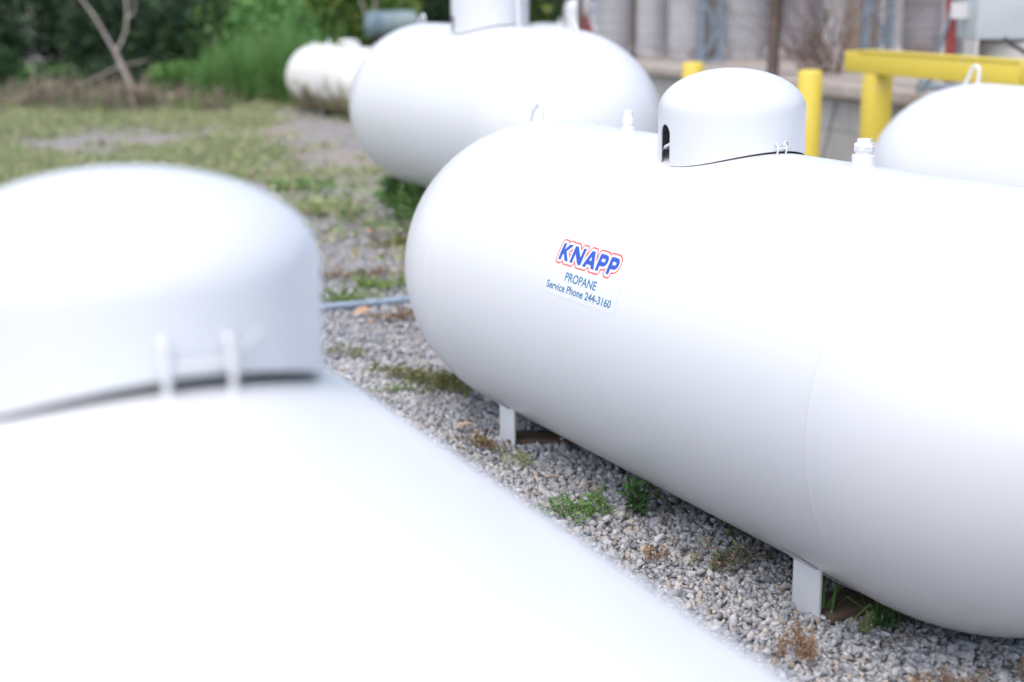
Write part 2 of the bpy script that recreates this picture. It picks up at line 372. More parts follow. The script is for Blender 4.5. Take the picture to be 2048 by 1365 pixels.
def dome_mesh(name, rd, hd, wall, tankR, gap, parent, open_at, ow=.052, oh=.105, mat=None):
    """cover: vertical wall whose rim follows the tank, elliptical cap, one keyhole slot"""
    n = 180; rows = 6; vs = []; fs = []
    def ring(fr, fz):
        for k in range(n):
            a = 2*math.pi*k/n; vs.append((fr(a)*math.cos(a), fr(a)*math.sin(a), fz(a)))
    rim = lambda a: math.sqrt(tankR**2-(rd*math.sin(a))**2)-tankR+gap(a)
    for i in range(rows+1):
        t = i/rows; ring(lambda a: rd, lambda a: rim(a)*(1-t)+wall*t)
    nc = 20
    for i in range(1, nc): 
        q = math.pi/2*i/nc; ring(lambda a: rd*math.cos(q), lambda a: wall+(hd-wall)*math.sin(q))
    R0 = rows+nc
    for i in range(R0-1):
        for k in range(n): fs.append((i*n+k, i*n+(k+1) % n, (i+1)*n+(k+1) % n, (i+1)*n+k))
    vs.append((0, 0, hd)); top = len(vs)-1
    for k in range(n): fs.append(((R0-1)*n+k, (R0-1)*n+(k+1) % n, top))
    me = bpy.data.meshes.new(name); me.from_pydata(vs, [], fs); me.update()
    o = link(name, me, mat or M_DOME, None)
    s = o.modifiers.new('thick', 'SOLIDIFY'); s.thickness = .003; s.offset = -1
    # slot cutter
    bz = math.sqrt(tankR**2-(rd*math.sin(open_at))**2)-tankR
    prof = [(-ow/2, bz-.1), (ow/2, bz-.1)]
    for k in range(13): a = math.pi*k/12; prof.append((ow/2*math.cos(a), bz+oh-ow/2+ow/2*math.sin(a)))
    cv = [(r_, y, z) for r_ in (rd-.05, rd+.05) for (y, z) in prof]; m_ = len(prof)
    cf = [tuple(range(m_))[::-1], tuple(range(m_, 2*m_))]+[(k, (k+1) % m_, m_+(k+1) % m_, m_+k) for k in range(m_)]
    cm = bpy.data.meshes.new('cutter'); cm.from_pydata(cv, [], cf); cm.update()
    bm = bmesh.new(); bm.from_mesh(cm); bmesh.ops.recalc_face_normals(bm, faces=bm.faces); bm.to_mesh(cm); bm.free()
    co = bpy.data.objects.new('cutter', cm); C.objects.link(co); co.rotation_euler = (0, 0, open_at)
    bo = o.modifiers.new('slot', 'BOOLEAN'); bo.operation = 'DIFFERENCE'; bo.object = co; bo.solver = 'EXACT'
    bpy.context.view_layer.update(); dg = bpy.context.evaluated_depsgraph_get()
    nm = bpy.data.meshes.new_from_object(o.evaluated_get(dg)); o.modifiers.clear(); o.data = nm
    bpy.data.objects.remove(co)
    bm = bmesh.new(); bm.from_mesh(nm)
    for f in bm.faces: f.smooth = True
    for ed in bm.edges: ed.smooth = not ed.is_manifold or ed.calc_face_angle(0) < .5
    bm.to_mesh(nm); bm.free()
    o.parent = parent
    return o
def lug_mb(x, top, s=1, size=.075, r=.0065):
    """bent round-bar loop welded to the head, in the axial plane"""
    b = MB(); pts = []
    h = size
    ctrl = [(-.055, -.012), (-.042, .012), (-.026, .04), (-.012, h-.016), (.002, h-.002), (.018, h), (.031, h-.009), (.035, h-.028), (.032, .02), (.027, -.015)]
    # smooth by Catmull
    c = [Vector((x+s*px, 0, top+pz)) for px, pz in ctrl]
    for i in range(len(c)-1):
        a0, a1, a2, a3 = c[max(i-1, 0)], c[i], c[i+1], c[min(i+2, len(c)-1)]
        for k in range(5):
            t = k/5; pts.append(.5*((2*a1)+(a2-a0)*t+(2*a0-5*a1+4*a2-a3)*t*t+(3*a1-a0-3*a2+a3)*t**3))
    pts.append(c[-1]); b.tube(pts, r, 10); return b
def crest(R, L, e, x):
    """height of the tank's crest above the axis at axial position x"""
    d = abs(x)-L
    return R if d <= 0 else R*math.sqrt(max(0, 1-(d/(e*R))**2))
def fitting(x, R, kind, parent):
    b = MB(); z = R
    if kind == 'valve':
        s = 1.0
        b.lathe([(.032, -.008), (.030, .001), (.0275, .004), (.0275, .027), (.026, .029)], 32, (x, 0, z))
        b.lathe([(.0200, .028), (.0200, .036)], 24, (x, 0, z))
        b.lathe([(.0225, .035), (.0238, .037), (.0238, .053), (.0225, .056), (.0175, .057), (.0175, .064), (.0165, .0655)], 6, (x, 0, z))
        for f_ in (.040, .044, .048): b.lathe([(.0225, f_-.0012), (.0235, f_), (.0225, f_+.0012)], 24, (x, 0, z))
    else:
        b.lathe([(.026, -.008), (.024, .001), (.021, .004), (.020, .014), (.0165, .016), (.0165, .022)], 28, (x, 0, z))
        b.lathe([(.0185, .022), (.0185, .040), (.0165, .043), (.0150, .044), (.0150, .060), (.0135, .062)], 8, (x, 0, z))
    return b.build('filler_cap' if kind == 'valve' else 'relief_valve', M_HW, parent)
def tank(loc, az, zc, label, R=TR, L=.9226, e=1.2, legx=.724, legy=.29, tilt=0, rd=.191, hd=.205, wall=.10, gap=None, has_dome=True, mat=None, valves=True, lugs=(-1, 1), group='white propane tanks standing in the yard', domex=0, lugx=.13, lugsize=.062, hinge=False, foot=None, lugr=.0065):
    t = empty('propane_tank', (loc[0], loc[1], 0), az, label, 'propane tank', group)
    mat = mat or M_WHITE
    sh = shell_mesh(R, L, e).build('shell', mat, t, loc=(0, 0, zc)); sh.rotation_euler = (0, tilt, 0)
    for sx_ in (-1, 1):
        for sy in (-1, 1):
            ztop = zc-math.sqrt(R*R-legy*legy)+.012; x = sx_*legx; z0 = 0 if foot is None else foot
            ztop -= math.sin(tilt)*x
            b = MB()
            b.box((x, sy*legy, (z0+ztop)/2), (.095, .007, ztop-z0))
            # returned top of the bracket, following the shell inwards
            zin = zc-math.sqrt(R*R-(legy-.10)**2)+.004-math.sin(tilt)*x
            b.add([(x-.046, sy*(legy-.0035), ztop-.014), (x+.046, sy*(legy-.0035), ztop-.014), (x+.046, sy*(legy-.10), zin-.010), (x-.046, sy*(legy-.10), zin-.010),
                   (x-.046, sy*(legy-.0035), ztop+.002), (x+.046, sy*(legy-.0035), ztop+.002), (x+.046, sy*(legy-.10), zin+.006), (x-.046, sy*(legy-.10), zin+.006)],
                  [(0, 1, 2, 3), (7, 6, 5, 4), (0, 4, 5, 1), (1, 5, 6, 2), (2, 6, 7, 3), (3, 7, 4, 0)])
            b.build('leg', mat, t, bevel=.0012)
            b = MB(); na, nx_ = 8, 8; pv = []
            for off in (.0045, -.002):
                for i_ in range(na+1):
                    yy = legy+.030-.16*i_/na
                    for j_ in range(nx_+1):
                        xx = x-.06+(.07+.11*(i_/na)**.7*(1 if sx_ > 0 else .4)+.0)*j_/nx_+.0; rr_ = R+off-(.003 if j_ in (0, nx_) or i_ in (0, na) else 0); an = math.asin(min(1, yy/R)); pv.append((xx, sy*rr_*math.sin(an), zc-rr_*math.cos(an)-math.sin(tilt)*xx))
            q_ = (na+1)*(nx_+1); fs_ = [(i_*(nx_+1)+j_, i_*(nx_+1)+j_+1, (i_+1)*(nx_+1)+j_+1, (i_+1)*(nx_+1)+j_) for i_ in range(na) for j_ in range(nx_)]
            b.add(pv, fs_+[tuple(k_+q_ for k_ in f_[::-1]) for f_ in fs_]); b.build('leg_pad', mat, t)
            if foot is not None:
                b = MB(); b.box((x, sy*legy, foot/2-.002), (.20, .18, foot-.004)); b.build('foot_block', M_BLOCK, t, bevel=.006)
    for s in lugs:
        x = s*(L+lugx); lug_mb(x, zc+crest(R, L, e, x)-.004-math.sin(tilt)*x, -s if s > 0 else 1, lugsize, lugr).build('lifting_lug', M_HW, t)
    if valves:
        f1 = fitting(.515*L/.9226, R, 'valve', t); f1.location = (0, 0, zc-math.sin(tilt)*.5)
        f2 = fitting(-.50*L/.9226, R, 'relief', t); f2.location = (0, 0, zc+math.sin(tilt)*.5)
    if has_dome:
        g_ = gap or (lambda a: .0035)
        d = dome_mesh('dome_cover', rd, hd, wall, R, g_, t, R_(-99)); d.location = (domex, 0, zc+R)
        # hinge hardware, a child of the dome
        b = MB(); a0, a1 = (R_(-2.5), R_(15)) if hinge else (R_(-1), R_(7))
        zb = lambda a: math.sqrt(R*R-((rd+.004)*math.sin(a))**2)-R
        hh = .052 if hinge else .024
        for a in (a0, a1):
            dirv = Vector((math.cos(a), math.sin(a), 0)); up = Vector((0, 0, 1)); base = dirv*(rd+.002); z_ = zb(a)
            wv = .0045 if hinge else .0024
            p = [base+up*(z_-.004)+dirv*.004, base+up*(z_+.01)+dirv*.009, base+up*(z_+hh*.6)+dirv*.009, base+up*(z_+hh)+dirv*.004, base+up*(z_+hh+.004)-dirv*.002]
            b.tube(p, wv, 8); b.build('hinge_loop', M_HW, d); b = MB()
        b = MB(); ra = [a0-.03+(a1-a0+.06)*k/6 for k in range(7)]
        b.tube([Vector((math.cos(a)*(rd+.008), math.sin(a)*(rd+.008), zb(a)+hh*.55)) for a in ra], .0032 if hinge else .0022, 8); b.build('hinge_pin', M_HW, d)
        b = MB(); q = []
        if hinge:
            am = (a0+a1)/2; dirv = Vector((math.cos(am), math.sin(am), 0))
            q = [Vector((math.cos(a1+.02+k*.045)*(rd+.004), math.sin(a1+.02+k*.045)*(rd+.004), zb(a1)+hh*(.6+.12*k))) for k in range(5)]
            b.tube(q, .0016, 6)
            q = [Vector((math.cos(a1+.02+k*.045)*(rd+.004), math.sin(a1+.02+k*.045)*(rd+.004), zb(a1)+hh*(.58+.0*k))) for k in range(5)]
            b.tube(q, .0014, 6); b.build('retaining_wire', M_HW, d)
        else:
            a = a1+.03; dirv = Vector((math.cos(a), math.sin(a), 0)); sd_ = Vector((-math.sin(a), math.cos(a), 0)); o_ = dirv*(rd+.004)+Vector((0, 0, zb(a)+.022))
            b.tube([o_+(sd_*math.cos(k*math.pi/8)+Vector((0, 0, 1))*math.sin(k*math.pi/8))*.010 for k in range(17)], .0022, 8); b.build('padlock_eye', M_HW, d)
        # gear under the cover
        b = MB(); b.lathe([(.055, -.01), (.055, .014), (.03, .018), (.03, .05), (.02, .055), (.02, .10)], 20, (.0, 0, 0))
        b.lathe([(.02, -.012), (.02, .06), (.03, .065), (.03, .08)], 14, (-.09, -.04, 0)); b.lathe([(.018, -.012), (.018, .05), (.028, .055), (.028, .075)], 14, (.08, .05, 0))
        b.build('valve_cluster', M_DARK, t, loc=(domex, 0, zc+R))
        b = MB(); pts = [(-.10, -.04, .0), (-.06, -rd*.86, .002), (-.01, -rd*.9, .022), (.05, -rd*.80, .055), (.09, -.08, .065)]
        cc = [Vector(p) for p in pts]; sm = []
        for i in range(len(cc)-1):
            a_, b_, c_, d_ = cc[max(i-1, 0)], cc[i], cc[i+1], cc[min(i+2, len(cc)-1)]
            for k in range(6):
                tt = k/6; sm.append(.5*((2*b_)+(c_-a_)*tt+(2*a_-5*b_+4*c_-d_)*tt*tt+(3*b_-a_-3*c_+d_)*tt**3))
        b.tube(sm+[cc[-1]], .004, 8); b.build('vent_hose', M_HW, t, loc=(domex, 0, zc+R))
    return t

AZ2 = -1.0845
T2 = tank((.5795, 3.8409), AZ2, .4993, 'white tank in the middle carrying the red and blue propane lettering on its side', gap=lambda a: .0025+.003*max(0, math.cos(a-.2)))
T1 = tank((-.4294, 1.5904), -1.1177, .521, 'out of focus white tank nearest the camera, its dome cover filling the left foreground', valves=False, L=.82, rd=.2163, hd=.2023, wall=.095,
          gap=lambda a: .004+.011*max(0, math.cos(a-.45)) if math.cos(a-.45) > 0 else .004, hinge=True, lugs=(-1,))
T3 = tank((-.1032, 7.9494), -1.1068, .7174, 'white tank raised on blocks behind the lettered one, seen between it and the hedge', L=.7844, rd=.208, hd=.25, wall=.14, gap=lambda a: .007, valves=False, legx=.28, legy=.22, foot=.16)
T4 = tank((2.6357, 6.0354), AZ2, .4612+.0, 'white tank at the right edge, bent lifting loop on its end, before the yellow beam', lugx=.075, lugsize=.085, lugr=.009)
T0 = tank((-1.857, 16.537), -1.06, .398, 'old stained white tank with lichen and rust on its belly beside the green hedge', R=.378, L=.732, e=1.1, legx=.42, legy=.12, has_dome=False, mat=M_STAIN, lugsize=.05)
b = MB(); b.lathe([(.10, -.01), (.11, .02), (.10, .06), (.06, .075)], 24); b.build('low_cover', M_STAIN, T0, loc=(.15, 0, .398+.378))
T5 = tank((.82, 16.9), -1.1, .50, 'far white tank with its dome cover showing beside the dark fence post', rd=.2, hd=.30, wall=.19, lugs=())
b = MB(); b.tube([(0, 0, 0), (-.012, 0, .3), (-.05, 0, .75)], .009, 10); b.build('vent_pipe', M_HW, T3, loc=(.30, .02, .7174+TR-.02))

# lettering on T2: a thin sticker curved onto the shell, its print is a distance field evaluated in the material
CH = .0441
def arc(cx, cy, r, a0, a1, n=10): return [(cx+r*math.cos(R_(a0+(a1-a0)*k/n)), cy+r*math.sin(R_(a0+(a1-a0)*k/n))) for k in range(n+1)]
GL = {'K': [[(0, 0), (0, 1), (.27, 1), (.27, .60), (.68, 1), (1.04, 1), (.56, .56), (1.08, 0), (.75, 0), (.38, .40), (.27, .30), (.27, 0)]],
      'N': [[(0, 0), (0, 1), (.30, 1), (.94, .40), (.94, 1), (1.2, 1), (1.2, 0), (.90, 0), (.26, .60), (.26, 0)]],
      'A': [[(0, 0), (.42, 1), (.74, 1), (1.2, 0), (.90, 0), (.81, .2), (.36, .2), (.29, 0)], [(.45, .41), (.58, .74), (.72, .41)]],
      'P': [[(0, 0), (0, 1)]+arc(.60, .665, .335, 90, -90)+[(.27, .33), (.27, 0)], [(.27, .55), (.27, .78)]+arc(.56, .665, .115, 90, -90)]}
segs_blue = []
for ch, u0, wv in (('K', -.1530, .0475), ('N', -.0945, .0535), ('A', -.0310, .0555), ('P', .0325, .0415), ('P', .0835, .0415)):
    mx = max(x for x, y in GL[ch][0])
    for lp in GL[ch]:
        q = [(u0+x/mx*wv, .2003+y*CH) for x, y in lp]; segs_blue += [(q[i], q[(i+1) % len(q)]) for i in range(len(q))]
def text_segs(body, u0, u1, v0, cap):
    cu = bpy.data.curves.new('tmp', 'FONT'); cu.body = body; cu.size = 1; cu.resolution_u = 4; o = bpy.data.objects.new('tmp', cu); C.objects.link(o)
    bpy.context.view_layer.update(); me = o.to_mesh()
    bm = bmesh.new(); bm.from_mesh(me); bmesh.ops.remove_doubles(bm, verts=bm.verts, dist=1e-5)
    sg = [((e.verts[0].co.x, e.verts[0].co.y), (e.verts[1].co.x, e.verts[1].co.y)) for e in bm.edges if len(e.link_faces) == 1]
    xs = [v.co.x for v in bm.verts]; bm.free(); o.to_mesh_clear(); bpy.data.objects.remove(o)
    cu2 = bpy.data.curves.new('tmp', 'FONT'); cu2.body = 'P'; o = bpy.data.objects.new('tmp', cu2); C.objects.link(o); bpy.context.view_layer.update(); me = o.to_mesh(); ch = max(v.co.y for v in me.vertices); o.to_mesh_clear(); bpy.data.objects.remove(o)
    x0, x1 = min(xs), max(xs); k = (u1-u0)/(x1-x0); ky = cap/ch
    return [((u0+(a[0]-x0)*k, v0+a[1]*ky), (u0+(b_[0]-x0)*k, v0+b_[1]*ky)) for a, b_ in sg]
segs_text = text_segs('PROPANE', -.0905, .0620, .1510, .0215)+text_segs('Service Phone 244-3160', -.1716, .1466, .1208, .0190)
u0, u1, v0, v1 = -.181, .168, .107, .2645; du = .0007
nu = int((u1-u0)/du); nv = int((v1-v0)/du)
UU, VV = np.meshgrid(np.linspace(u0, u1, nu), np.linspace(v0, v1, nv))
def sdf(segs, reach):
    D = np.full(UU.shape, reach); cnt = np.zeros(UU.shape, int)
    for (ax, ay), (bx, by) in segs:
        i0 = max(0, int((min(ay, by)-reach-v0)/(v1-v0)*(nv-1))); i1 = min(nv, int((max(ay, by)+reach-v0)/(v1-v0)*(nv-1))+2)
        j0 = max(0, int((min(ax, bx)-reach-u0)/(u1-u0)*(nu-1))); j1 = min(nu, int((max(ax, bx)+reach-u0)/(u1-u0)*(nu-1))+2)
        if i1 <= i0 or j1 <= j0: continue
        x = UU[i0:i1, j0:j1]; y = VV[i0:i1, j0:j1]; dx, dy = bx-ax, by-ay; l2 = dx*dx+dy*dy+1e-18
        t = np.clip(((x-ax)*dx+(y-ay)*dy)/l2, 0, 1); D[i0:i1, j0:j1] = np.minimum(D[i0:i1, j0:j1], np.hypot(x-ax-t*dx, y-ay-t*dy))
        r0 = max(0, int((min(ay, by)-v0)/(v1-v0)*(nv-1))-1); r1 = min(nv, int((max(ay, by)-v0)/(v1-v0)*(nv-1))+2)
        yy = VV[r0:r1]; xx = UU[r0:r1]; c_ = (ay > yy) != (by > yy)
        if abs(dy) > 1e-12: cnt[r0:r1] += (c_ & (xx < (dx*(yy-ay)/dy+ax)))
    return np.where(cnt % 2 == 1, -D, D)
Sb = sdf(segs_blue, .02); St = sdf(segs_text, .004)
ph = VV/TR; rr = TR+.0004
P = np.stack([UU, -rr*np.cos(ph), rr*np.sin(ph)], -1).reshape(-1, 3)
ii, jj = np.meshgrid(np.arange(nv-1), np.arange(nu-1), indexing='ij'); q = (ii*nu+jj)
Fq = np.stack([q, q+1, q+nu+1, q+nu], -1).reshape(-1)
m = Mat('sticker_print', (.73, .74, .75), .3)
def attr(nm): return m.node('ShaderNodeAttribute', attribute_name=nm).outputs['Fac']
def below(x, t):
    k = m.node('ShaderNodeMapRange'); k.inputs[1].default_value = t-.00025; k.inputs[2].default_value = t+.00025; k.inputs[3].default_value = 1; k.inputs[4].default_value = 0; m.l.new(x, k.inputs[0]); return k.outputs[0]
ab = attr('sdf_name'); at_ = attr('sdf_text')
c1 = m.mix(below(ab, .0118), (.725, .738, .748), (.80, .09, .06)); c1 = m.mix(below(ab, .0076), c1, (.725, .738, .748)); c1 = m.mix(below(ab, .0009), c1, (.025, .08, .46))
c1 = m.mix(below(at_, .0007), c1, (.02, .16, .34)); m.base(c1)
lab = np_mesh('lettered_sticker', P, Fq, 4, m.m, T2, smooth=True); lab.location = (0, 0, .4993)
for nm, A_ in (('sdf_name', Sb), ('sdf_text', St)):
    a = lab.data.attributes.new(nm, 'FLOAT', 'POINT'); a.data.foreach_set('value', A_.ravel().astype(np.float32))
tag(lab, 'sticker with blue KNAPP in a red outline over PROPANE and a service phone number')

# other things in the yard
t = empty('small_tank', (-1.47, 18.6, 0), R_(25), 'small blue grey weathered tank on a timber stand behind the old stained tank', 'tank')
m = Mat('blue_grey_paint', (.2, .27, .3), .6); n = m.noise(3, 5); m.base(m.ramp(n.outputs[0], [(.35, (.10, .17, .22)), (.6, (.26, .33, .33)), (.75, (.34, .30, .24))]).outputs[0]); M_BLUE = m.m
shell_mesh(.16, .26, .6, 48).build('shell', M_BLUE, t, loc=(0, 0, .96))
for s in (-1, 1):
    b = MB(); b.box((s*.18, 0, .41), (.08, .3, .82)); b.build('timber_support', M_WOOD, t)
t = empty('red_standpipe', (.80, 15.6, 0), 0, 'red standpipe with a white rounded cap and slanting brace left of the grey cylinders', 'standpipe')
b = MB(); b.tube([(0, 0, 0), (0, 0, 1.12)], .04, 12); b.build('red_pipe', M_RED, t)
b = MB(); b.tube([(0, 0, 1.08), (.11, -.02, .85)], .02, 10); b.build('brace', M_RED, t)
b = MB(); b.lathe([(.03, 1.09), (.06, 1.11), (.07, 1.15), (.07, 1.32), (.05, 1.38), (.02, 1.40)], 20); b.build('cap', M_HW, t)
b = MB(); b.tube([(-1.35, 6.12, .022), (-.80, 6.30, .022), (-.40, 6.48, .022), (.9, 6.98, .022)], .018, 14); tag(b.build('ground_pipe', M_GALV), 'grey metal pipe lying on the gravel between the near and the lettered tank', 'pipe')
# planks under the legs of the lettered tank
def plank(x, y, rz, d, label, mat, tiltx=0):
    b = MB(); b.box((0, 0, 0), d); o = b.build('wood_plank', mat, bevel=.003); o.location = (x, y, d[2]/2+.004); o.rotation_euler = (tiltx, 0, rz); return tag(o, label, 'plank', 'planks under the tank legs')
A2 = Vector((math.cos(AZ2), math.sin(AZ2), 0)); B2 = Vector((-A2.y, A2.x, 0)); c2 = Vector((.5795, 3.8409, 0))
p = c2+A2*.745-B2*.175; plank(p.x, p.y, AZ2+R_(86), (.20, .13, .016), 'dark brown board under the nearer leg of the lettered tank, beside the grass tuft', M_WOOD)
p = c2-A2*.70-B2*.19; plank(p.x, p.y, AZ2+R_(60), (.20, .11, .018), 'brown board under the farther leg of the lettered tank', M_WOOD)

# ------------------------------------------------------------------ loose stones
def value_noise(x, y, s, seed):
    r = np.random.default_rng(seed); G = r.random((64, 64)); X_ = x/s+1000; Y_ = y/s+1000; i = np.floor(X_).astype(int); j = np.floor(Y_).astype(int); fx = X_-i; fy = Y_-j
    fx = fx*fx*(3-2*fx); fy = fy*fy*(3-2*fy); g = lambda a, b_: G[a % 64, b_ % 64]
    return (g(i, j)*(1-fx)+g(i+1, j)*fx)*(1-fy)+(g(i, j+1)*(1-fx)+g(i+1, j+1)*fx)*fy
def hull_template(k):
    bm = bmesh.new(); r = np.random.default_rng(100+k)
    for i in range(9):
        p = r.normal(size=3); p /= np.linalg.norm(p); p *= np.array([1.1, .8, .6])*r.uniform(.75, 1.15); bm.verts.new(p)
    res = bmesh.ops.convex_hull(bm, input=bm.verts); bmesh.ops.delete(bm, geom=[g for g in res['geom_interior'] if isinstance(g, bmesh.types.BMVert)], context='VERTS')
    bmesh.ops.triangulate(bm, faces=bm.faces); bm.verts.ensure_lookup_table(); bm.verts.index_update()
    v = np.array([p.co[:] for p in bm.verts]); f = np.array([[q_.index for q_ in fc.verts] for fc in bm.faces]); bm.free(); return v, f
TPL = [hull_template(k) for k in range(14)]
def rand_rot(n, r, flat=.5):
    q = r.normal(size=(n, 4)); q[:, 1:3] *= flat; q /= np.linalg.norm(q, axis=1)[:, None]; w_, x, y, z = q.T
    return np.stack([1-2*(y*y+z*z), 2*(x*y-z*w_), 2*(x*z+y*w_), 2*(x*y+z*w_), 1-2*(x*x+z*z), 2*(y*z-x*w_), 2*(x*z-y*w_), 2*(y*z+x*w_), 1-2*(x*x+y*y)], -1).reshape(n, 3, 3)
def stones(n, xr, yr, size, keep, seed):
    r = np.random.default_rng(seed); x = r.uniform(*xr, n); y = r.uniform(*yr, n); k = keep(x, y); x = x[k]; y = y[k]; n = len(x)
    Vs = []; Fs = []; Cs = []; off = 0
    pal = np.array([(.34, .345, .355), (.40, .40, .41), (.46, .45, .445), (.28, .285, .30), (.47, .46, .445), (.43, .38, .33), (.41, .34, .27), (.56, .55, .54), (.23, .245, .26), (.37, .365, .365)])
    pw = np.array([.17, .2, .16, .12, .1, .07, .035, .035, .05, .06]); pw /= pw.sum()
    tp = r.integers(0, len(TPL), n); sz = size*np.exp(r.normal(0, .32, n)); z = r.uniform(-.1, .75, n)*size*.9+sz*.1
    Rm = rand_rot(n, r); ci = r.choice(len(pal), n, p=pw); col = pal[ci]*r.uniform(.92, 1.28, (n, 1))*np.array([.985, 1.0, 1.02])
    for t_ in range(len(TPL)):
        s_ = np.where(tp == t_)[0]; v, f = TPL[t_]
        P_ = np.einsum('nij,vj->nvi', Rm[s_], v)*sz[s_][:, None, None]+np.stack([x[s_], y[s_], z[s_]], -1)[:, None, :]
        Vs.append(P_.reshape(-1, 3)); Fs.append((f[None]+(np.arange(len(s_))*len(v))[:, None, None]+off).reshape(-1)); Cs.append(np.repeat(col[s_], len(f), 0)); off += len(s_)*len(v)
    return np.concatenate(Vs), np.concatenate(Fs), np.concatenate(Cs)
line = lambda x, y: (x > -.25*(y)-.45) & (x < .40*y+.15)
near = stones(140000, (-1.6, 2.2), (1.6, 5.4), .0107, line, 1)
farr = stones(42000, (-2.6, 2.6), (5.4, 10.), .013, lambda x, y: (x > -.24*y-.3) & (x < .15*y+.3) & (np.random.default_rng(5).random(len(x)) < np.clip((11-y)/5, 0, 1)), 2)
v_ = np.concatenate([near[0], farr[0]]); f_ = np.concatenate([near[1], farr[1]+len(near[0])]); c_ = np.concatenate([near[2], farr[2]])
tag(np_mesh('gravel', v_, f_, 3, M_STONE, col=c_), 'crushed grey limestone chips covering the yard', 'gravel', kind='stuff')

# ------------------------------------------------------------------ leaves, blades
def leaf_cloud(n, sampler, size, pal, seed, up=.3, aspect=.45, jitter=.25):
    """n folded leaf quads (4 verts) at sampler positions"""
    r = np.random.default_rng(seed); c = sampler(n, r); n = len(c)
    d = r.normal(size=(n, 3)); d[:, 2] = d[:, 2]*.6+up; d /= np.linalg.norm(d, axis=1)[:, None]
    s = np.cross(d, r.normal(size=(n, 3))); s /= np.linalg.norm(s, axis=1)[:, None]; L_ = size*np.exp(r.normal(0, .3, n))[:, None]
    v = np.stack([c, c+d*L_*.5+s*L_*aspect*.5, c+d*L_, c+d*L_*.5-s*L_*aspect*.5], 1).reshape(-1, 3); v[:, 2] = np.maximum(v[:, 2], .004)
    pal = np.array(pal); col = pal[r.integers(0, len(pal), n)]*r.uniform(1-jitter, 1+jitter, (n, 1))*1.3
    return v, np.arange(n*4), col
def blades(n, xy, hgt, wid, pal, seed, lean=.6):
    """grass blades: two-segment tapering strips; xy(n,r) gives roots and a height factor"""
    r = np.random.default_rng(seed); root, hf = xy(n, r); n = len(root); a = r.uniform(0, 2*np.pi, n); ln = np.abs(r.normal(0, lean, n))
    h_ = hgt*hf*np.exp(r.normal(0, .3, n)); dr_ = np.stack([np.cos(a), np.sin(a), 0*a], -1); sd_ = np.stack([-np.sin(a), np.cos(a), 0*a], -1); z = np.array([0, 0, 1.])
    wv = (wid*np.exp(r.normal(0, .25, n)))[:, None]
    m1 = root+dr_*(ln*h_*.3)[:, None]+z*(h_*.6)[:, None]; t_ = root+dr_*(ln*h_*.95)[:, None]+z*(h_*np.clip(1-.35*ln, .35, 1))[:, None]
    v = np.stack([root-sd_*wv/2, root+sd_*wv/2, m1+sd_*wv*.42, m1-sd_*wv*.42, m1-sd_*wv*.42, m1+sd_*wv*.42, t_+sd_*wv*.06, t_-sd_*wv*.06], 1).reshape(-1, 3)
    pal = np.array(pal); col = pal[r.integers(0, len(pal), n)]*r.uniform(.8, 1.25, (n, 1))*1.1
    return v, np.arange(n*8), np.repeat(col, 2, 0)
def join(parts):
    V = []; Fa = []; Cc = []; o = 0
    for v, f, c in parts: V.append(v); Fa.append(f+o); Cc.append(c); o += len(v)
    return np.concatenate(V), np.concatenate(Fa), np.concatenate(Cc)
G_LIGHT = [(.31, .38, .16), (.35, .40, .19), (.26, .34, .12), (.40, .39, .24), (.36, .31, .22)]
G_MID = [(.11, .24, .06), (.17, .31, .08), (.08, .17, .045)]
G_DARK = [(.016, .038, .018), (.028, .060, .026), (.05, .095, .04), (.012, .026, .014), (.04,.10,.035)]
G_YEL = [(.20, .27, .05), (.27, .32, .07), (.10, .16, .03)]
BROWN = [(.30, .23, .19), (.36, .29, .24), (.25, .19, .15), (.18, .19, .10)]
RUSTY = [(.24, .14, .07), (.30, .19, .10), (.20, .12, .07)]
# grass and low ground cover of the far yard
def cover(n, r):
    x = r.uniform(-10, 1.6, n); y = r.uniform(7.6, 21, n)
    m1 = value_noise(x, y, 1.3, 3)*.45+value_noise(x, y, .42, 4)*.35+value_noise(x, y, .16, 6)*.2
    band = np.where(x < -2.2-.1*(y-12), .16, 0)+np.exp(-((y-11.6)/1.6)**2)*.10+np.where(y > 15.5, .12, 0)-np.exp(-((y-14.6)/.7)**2)*.08
    k = (x > -.4*y-1) & (r.random(n) < np.clip((m1+band-.50-np.where(x > -.22*y+.9, .07, 0)-np.where(y < 10.5, .05, 0))*5, 0, 1))
    return np.stack([x[k], y[k], np.full(k.sum(), .005)], -1), np.clip(.7+(m1[k]+band[k]-.55)*2, .5, 1.4)
g1 = blades(190000, cover, .055, .011, G_LIGHT, 11, 1.0)
def cover2(n, r):
    p, h_ = cover(n, r); p = p.copy(); p[:, 2] += r.uniform(.01, .05, len(p)); return p
g2 = leaf_cloud(60000, cover2, .035, G_LIGHT+[(.12, .22, .06), (.26, .22, .10)], 12, .2, .7)
def cover3(n, r):
    x = r.uniform(-3.2, .6, n); y = r.uniform(7.0, 14.5, n); m1 = value_noise(x, y, .45, 8)*.55+value_noise(x, y, .16, 9)*.45
    k = r.random(n) < np.clip((m1-.56)*6, 0, 1); return np.stack([x[k], y[k], r.uniform(.008, .04, k.sum())], -1)
g3 = leaf_cloud(26000, cover3, .03, G_LIGHT+[(.15, .26, .07), (.30, .27, .13), (.26, .19, .12)], 13, .2, .7)
def cover4(n, r):
    x = r.uniform(-9, -1.6, n); y = r.uniform(16.8, 19.4, n); m1 = value_noise(x, y, .5, 18)*.6+value_noise(x, y, .2, 19)*.4
    k = (r.random(n) < np.clip((m1-.42)*4, 0, 1)) & ((x < -2.9) | (y > 18)); return np.stack([x[k], y[k], 0*x[k]+.005], -1), np.clip(.4+m1[k]*1.1, .4, 1.4)
